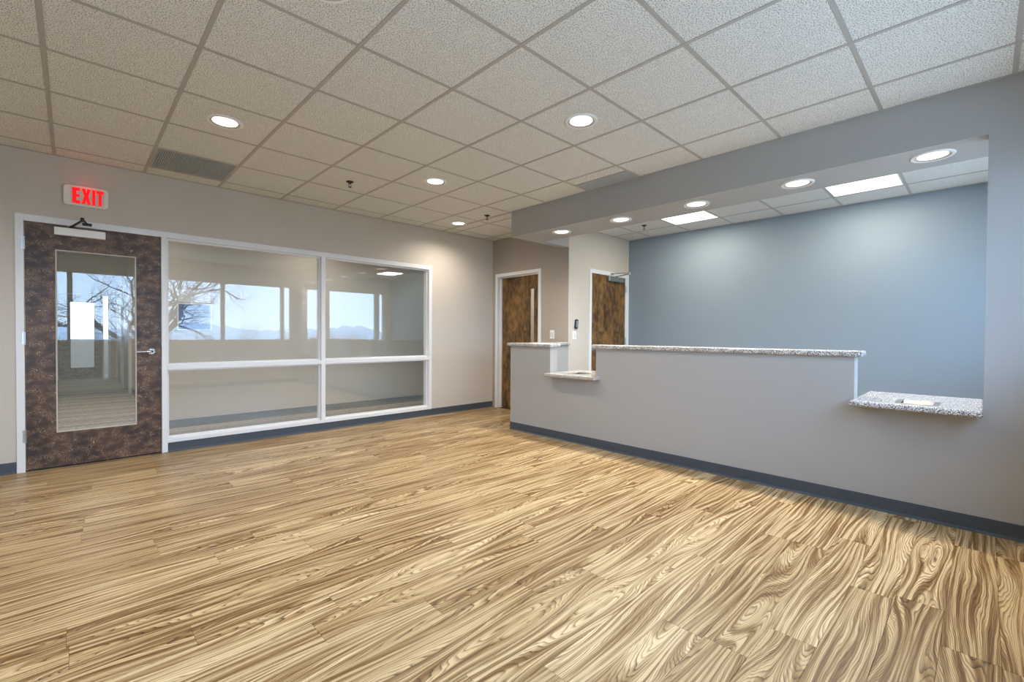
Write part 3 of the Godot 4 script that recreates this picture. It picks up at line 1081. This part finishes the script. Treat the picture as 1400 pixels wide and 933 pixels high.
func build_lights() -> void:
	var y := CEIL + 0.003
	var g := "round downlights in the lobby ceiling"
	downlight("lit round ceiling downlight one tile from the dark return air grille", Vector3(0.809, y, -3.861), g)
	downlight("lit round ceiling downlight one tile from the narrow supply grille", Vector3(2.638, y, -2.033), g)
	downlight("lit round ceiling downlight beside the sprinkler in the middle of the ceiling", Vector3(2.638, y, -3.861), g)
	downlight("lit round ceiling downlight in the corner near the hallway door", Vector3(3.857, y, -5.08), g)
	var words := ["first", "second", "third", "fourth", "fifth"]
	var zs := [-3.498, -2.687, -1.877, -1.057, -0.261]
	downlight("lit round ceiling downlight mostly cut off at the upper picture edge", Vector3(0.809, y, -2.033), g)
	downlight("added ceiling downlight out of view toward the side wall, by the glazed wall", Vector3(-1.02, y, -3.861), g)  # lamp out of view, added because this side needed light
	downlight("added ceiling downlight out of view toward the side wall, by the windows", Vector3(-1.02, y, -2.033), g)  # another lamp out of view, added for the same fill
	for i in 5:
		downlight("lit round downlight under the counter soffit, %s from the hallway end" % words[i], Vector3(4.18, SOFF, zs[i]), "round downlights under the soffit")
	for k in 2:
		var z: float = [-2.707, -0.8803][k]
		var t := thing("ceiling_light_panel", ["square lit ceiling panel over reception, close to the wood door", "square lit ceiling panel over reception, close to the window wall"][k], "light panel", Vector3(5.755, CEIL, z), "square light panels over reception")
		part("housing", boxm(Vector3(-0.302, 0.006, -0.302), Vector3(0.302, 0.05, 0.302)), M.frame, t)
		var b := Mb.new()
		for q in [[-0.302, -0.302, 0.302, -0.282], [-0.302, 0.282, 0.302, 0.302], [-0.302, -0.282, -0.282, 0.282], [0.282, -0.282, 0.302, 0.282]]:
			b.box(Vector3(q[0], 0.0028, q[1]), Vector3(q[2], 0.006, q[3]))
		part("frame", b.mesh(), M.frame, t)
		part("diffuser", boxm(Vector3(-0.282, 0.0032, -0.282), Vector3(0.282, 0.0058, 0.282)), M.panel, t)
		var l := AreaLight3D.new()
		l.name = "panel_light"
		l.area_size = Vector2(0.56, 0.56)
		l.position = Vector3(0, -0.004, 0)
		l.rotation.x = -PI / 2
		l.light_color = Color(1.0, 0.97, 0.90)
		l.light_energy = TROFFER
		l.area_range = 12.0
		l.area_attenuation = 2.0
		l.shadow_enabled = true
		t.add_child(l)
	# corridor fittings behind the glass
	downlight("lit round downlight in the corridor ceiling behind the glass", Vector3(2.6, y, -6.4), "corridor downlights", 0.116, 0.6)
	downlight("lit round downlight in the corridor ceiling behind the door glass", Vector3(0.2, y, -6.4), "corridor downlights")
	for k in 3:
		downlight("lit round downlight in the long passage ceiling, %s from the glazed door" % words[k], Vector3(0.2, y, [-8.3, -10.4, -13.8][k]), "passage downlights", 0.116, [1.0, 0.6, 0.4][k])


# ------------------------------------------------------------------ small fittings
func build_fittings() -> void:
	exit_sign()
	# return air grille: lay-in frame with bars
	var r := thing("return_air_grille", "square grey return air grille in the ceiling near the exit sign", "air vent", Vector3(0.8094, CEIL, -5.0804))
	grille(r, 0.302, 0.302, 0.022, 38)
	var s := thing("supply_air_grille", "narrow grey supply air grille in the ceiling against the counter soffit", "air vent", Vector3(3.845, CEIL, -2.642))
	grille(s, 0.118, 0.302, 0.016, 16)
	part("filler_panel", boxm(Vector3(-0.289, 0.003, -0.302), Vector3(-0.122, 0.018, 0.302), 0.002), M.tile[0], s)
	sprinkler("pendent sprinkler head in the middle of the ceiling near the glazed wall", Vector3(2.028, CEIL, -4.475))
	sprinkler("pendent sprinkler head in the ceiling by the end of the soffit", Vector3(3.857, CEIL, -4.475))
	sprinkler("pendent sprinkler head in the reception ceiling near the wood door", Vector3(5.75, CEIL, -3.32))
	# switches
	switch_plate("white double switch plate on the taupe hallway wall beside door 2", Transform3D(Basis(Vector3(0, 0, 1), Vector3.UP, Vector3(-1, 0, 0)), Vector3(XC, 1.197, -4.333)), 2)
	switch_plate("white single switch plate on the pale wall below the dark keypad", Transform3D(Basis(), Vector3(5.113, 1.187, ZD)), 1)
	var k := thing("wall_keypad", "dark slim keypad tilted on the pale wall beside the wood door", "keypad", Vector3(5.146, 1.345, ZD))
	k.rotation.z = -0.12
	var b := Mb.new()
	b.prism(rr(-0.03, -0.068, 0.03, 0.068, 0.022), 0.0, 0.024, 0.005, 3)
	part("body", b.mesh(), mat(Color8(36, 42, 56), 0.4), k)
	var e := Mb.new()
	e.prism(rr(-0.016, -0.045, 0.016, 0.025, 0.006), 0.0242, 0.0255)
	part("screen", e.mesh(), mat(Color8(134, 146, 158), 0.3), k)
	var i := Mb.new()
	i.prism(rr(-0.014, 0.031, 0.014, 0.04, 0.004), 0.0242, 0.0255)
	part("badge", i.mesh(), M.plastic, k)
	# sensor high in the reception corner
	var c := thing("motion_sensor", "small white motion sensor high in the reception window corner", "sensor", Vector3(6.452, 2.46, ZS))
	var m := Mb.new()
	m.xf = Transform3D(Basis(Vector3.RIGHT, Vector3(0, 0, -1), Vector3(0, 1, 0)), Vector3.ZERO)
	m.lathe([Vector2(0, 0.06), Vector2(0.03, 0.057), Vector2(0.05, 0.04), Vector2(0.055, 0.0)], 28)
	part("body", m.mesh(), M.plastic, c)
	var n := Mb.new()
	n.xf = m.xf
	n.lathe([Vector2(0, 0.068), Vector2(0.015, 0.066), Vector2(0.024, 0.058)], 24)
	part("lens", n.mesh(), M.dark, c)


func grille(t: Node3D, hx: float, hz: float, fr: float, bars: int) -> void:
	for q in [[-hx, -hz, hx, -hz + fr], [-hx, hz - fr, hx, hz], [-hx, -hz + fr, -hx + fr, hz - fr], [hx - fr, -hz + fr, hx, hz - fr]]:
		part("frame", boxm(Vector3(q[0], -0.002, q[1]), Vector3(q[2], 0.010, q[3]), 0.001), M.tee, t)
	part("back_plate", boxm(Vector3(-hx + fr, 0.014, -hz + fr), Vector3(hx - fr, 0.018, hz - fr)), M.ventback, t)
	var w := (hx - fr) * 2
	var m := boxm(Vector3(-0.0046, 0, -hz + fr), Vector3(0.0046, 0.010, hz - fr))
	for i in bars:
		part("bar", m, M.vent, t, Vector3(-w / 2 + w * (i + 0.5) / bars, 0.0, 0))


func sprinkler(label: String, at: Vector3) -> void:
	var t := thing("sprinkler", label, "sprinkler", at, "pendent sprinkler heads")
	var b := Mb.new()
	b.lathe([Vector2(0.036, 0.002), Vector2(0.036, -0.002), Vector2(0.030, -0.006), Vector2(0.012, -0.010), Vector2(0.012, 0.0)], 28)
	part("escutcheon", b.mesh(), M.dark, t)
	var s := Mb.new()
	s.tube([Vector3(0, -0.008, 0), Vector3(0, -0.022, 0)], [0.011, 0.009], 14)
	part("stem", s.mesh(), M.darkmetal, t)
	var a := Mb.new()
	for q in [-1.0, 1.0]:
		a.tube([Vector3(q * 0.010, -0.020, 0), Vector3(q * 0.015, -0.034, 0), Vector3(q * 0.004, -0.052, 0)], [0.003, 0.003, 0.003], 8)
	part("yoke", a.mesh(), M.darkmetal, t)
	var d := Mb.new()
	d.lathe([Vector2(0, -0.051), Vector2(0.017, -0.053), Vector2(0.017, -0.055), Vector2(0, -0.055)], 20)
	part("deflector", d.mesh(), M.dark, t)


func switch_plate(label: String, xf: Transform3D, gangs: int) -> void:
	var t := thing("switch_plate", label, "light switch", xf.origin, "white wall switch plates")
	t.transform = xf
	var b := Mb.new()
	b.prism(rr(-0.041, -0.062, 0.041, 0.062, 0.005, 3), 0.0, 0.006, 0.0025, 2)
	part("plate", b.mesh(), M.plastic, t)
	for k in gangs:
		var x := (k - (gangs - 1) / 2.0) * 0.034
		var m := Mb.new()
		m.prism(rr(x - 0.0125, -0.031, x + 0.0125, 0.031, 0.002, 2), 0.0062, 0.010, 0.001, 1)
		part("rocker", m.mesh(), mat(Color8(214, 213, 210), 0.35), t)


func exit_sign() -> void:
	var t := thing("exit_sign", "lit red EXIT sign with rounded white housing above the glazed door", "exit sign", Vector3(0.099, 2.401, ZA))
	var b := Mb.new()
	b.prism(rr(-0.149, -0.089, 0.149, 0.089, 0.03), 0.0, 0.036, 0.007, 3)
	part("housing", b.mesh(), mat(Color8(240, 234, 222), 0.45), t)
	var f := Mb.new()
	f.prism(rr(-0.102, -0.074, 0.116, 0.074, 0.006), 0.0361, 0.0375)
	part("face", f.mesh(), mat(Color8(206, 210, 204), 0.4), t)
	var h := 0.068
	var letters := [
		V([-0.093, -h, -0.042, -h, -0.042, -h + 0.026, -0.066, -h + 0.026, -0.066, -0.012, -0.045, -0.012, -0.045, 0.013, -0.066, 0.013, -0.066, h - 0.026, -0.042, h - 0.026, -0.042, h, -0.093, h]),
		V([-0.034, -h, -0.010, -h, -0.0025, -0.026, 0.005, -h, 0.029, -h, 0.0115, 0.002, 0.027, h, 0.004, h, -0.0025, 0.028, -0.009, h, -0.032, h, -0.0165, 0.002]),
		V([0.036, -h, 0.058, -h, 0.058, h, 0.036, h]),
		V([0.078, -h, 0.100, -h, 0.100, h - 0.026, 0.114, h - 0.026, 0.114, h, 0.064, h, 0.064, h - 0.026, 0.078, h - 0.026]),
	]
	for p in letters:
		var l := Mb.new()
		l.prism(p, 0.0376, 0.0395)
		part("letter", l.mesh(), M.exit_red, t)
	var o := OmniLight3D.new()
	o.name = "sign_glow"
	o.position = Vector3(0.0, 0.085, 0.075)
	o.light_color = Color(1.0, 0.08, 0.06)
	o.light_energy = 0.0022
	o.light_size = 0.05
	o.omni_range = 6.0
	o.omni_attenuation = 2.0
	o.shadow_enabled = true
	t.add_child(o)


# ------------------------------------------------------------------ outdoors, seen in the glass
func grow(b: Mb, from: Vector3, dir: Vector3, length: float, rad: float, depth: int, r: RandomNumberGenerator) -> void:
	var pts := [from]
	var rads := [rad]
	var p := from
	var d := dir
	var steps := 3
	for i in steps:
		d = (d + Vector3(r.randfn(0, 0.16), r.randfn(0.03, 0.12), r.randfn(0, 0.16))).normalized()
		p += d * length / steps
		pts.append(p)
		rads.append(rad * (1.0 - 0.42 * (i + 1) / steps))
		if depth > 0 and i < steps - 1:
			for k in 1:
				side_branch(b, p, d, length * r.randf_range(0.5, 0.75), rads[-1] * r.randf_range(0.45, 0.65), depth - 1, r)
	b.tube(pts, rads, 5 if rad > 0.012 else 3, false)
	if depth > 0:
		for k in 2:
			side_branch(b, p, d, length * r.randf_range(0.6, 0.85), rads[-1] * r.randf_range(0.65, 0.9), depth - 1, r)


func side_branch(b: Mb, p: Vector3, d: Vector3, l: float, rad: float, depth: int, r: RandomNumberGenerator) -> void:
	var a := d.cross(Vector3(r.randfn(), r.randfn(), r.randfn())).normalized()
	var nd := d.rotated(a, r.randf_range(0.45, 0.95))
	if l > 0.12:
		grow(b, p, nd, l, rad, depth, r)


func tree(label: String, at: Vector3, height: float, rad: float, depth: int, s: int) -> void:
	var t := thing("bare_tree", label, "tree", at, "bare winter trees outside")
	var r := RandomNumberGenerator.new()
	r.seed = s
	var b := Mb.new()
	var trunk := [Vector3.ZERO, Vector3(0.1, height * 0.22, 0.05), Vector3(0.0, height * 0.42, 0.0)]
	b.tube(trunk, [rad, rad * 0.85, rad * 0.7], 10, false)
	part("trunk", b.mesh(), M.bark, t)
	var c := Mb.new()
	for k in 5:
		var a := TAU * k / 5.0 + r.randf_range(-0.4, 0.4)
		var up := r.randf_range(0.35, 1.5)
		grow(c, Vector3(0, height * r.randf_range(0.34, 0.42), 0), Vector3(cos(a), up, sin(a)).normalized(), height * 0.14, rad * 0.5, depth, r)
	part("branches", c.mesh(), M.bark, t)


func build_outside() -> void:
	shell("bounce_slab", boxm(Vector3(-30, -0.9, 0.6), Vector3(36, -0.6, 7.0)), mat(Color8(226, 218, 204), 0.9), "white flat slab added below the windows to bounce daylight up")  # white surface added outside, throws daylight up onto the ceiling
	shell("ground", boxm(Vector3(-260, -5.2, 4.0), Vector3(260, -5.0, 420)), mat(Color8(150, 146, 132), 0.95), "pale winter ground outside the windows")
	tree("large bare tree close outside the windows, mirrored in the door glass", Vector3(2.2, -5.0, 11.5), 15.0, 0.26, 4, 4)
	tree("smaller bare tree farther from the windows", Vector3(21.0, -5.0, 33.0), 8.0, 0.16, 4, 9)
	# thin bare woods in the middle distance, joined: nobody could count them
	var wr := RandomNumberGenerator.new()
	wr.seed = 12
	var wb := Mb.new()
	for k in 46:
		var foot := Vector3(wr.randf_range(-30, 75), -5.0, wr.randf_range(62, 110))
		var ht := wr.randf_range(6.0, 9.5)
		wb.tube([foot, foot + Vector3(0, ht * 0.45, 0)], [0.16, 0.11], 5, false)
		for q in 5:
			grow(wb, foot + Vector3(0, ht * wr.randf_range(0.3, 0.45), 0), Vector3(wr.randfn(0, 0.6), 1.0, wr.randfn(0, 0.6)).normalized(), ht * 0.30, 0.07, 2, wr)
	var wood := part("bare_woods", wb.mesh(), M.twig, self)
	wood.set_meta("kind", "stuff")
	wood.set_meta("label", "thin bare winter woods in the middle distance outside")
	wood.set_meta("category", "woods")
	# wooded ridge on the skyline, haze put into its near-white colours
	var n := noise(31, 0.05, 4)
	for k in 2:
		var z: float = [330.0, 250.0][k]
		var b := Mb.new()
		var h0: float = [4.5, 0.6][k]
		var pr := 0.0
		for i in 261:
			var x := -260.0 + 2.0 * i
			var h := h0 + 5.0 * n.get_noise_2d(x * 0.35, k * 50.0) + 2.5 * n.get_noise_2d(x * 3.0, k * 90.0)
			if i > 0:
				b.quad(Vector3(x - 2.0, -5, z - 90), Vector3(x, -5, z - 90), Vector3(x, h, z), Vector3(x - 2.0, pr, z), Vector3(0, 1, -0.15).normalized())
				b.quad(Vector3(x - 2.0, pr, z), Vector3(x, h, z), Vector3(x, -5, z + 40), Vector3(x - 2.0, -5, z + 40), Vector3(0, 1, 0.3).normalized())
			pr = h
		var o := shell("hill", b.mesh(), mat([Color8(238, 239, 240), Color8(226, 226, 226)][k], 0.95), ["wooded ridge on the skyline, coloured near white for haze", "line of bare woods below the ridge, coloured pale for haze"][k])
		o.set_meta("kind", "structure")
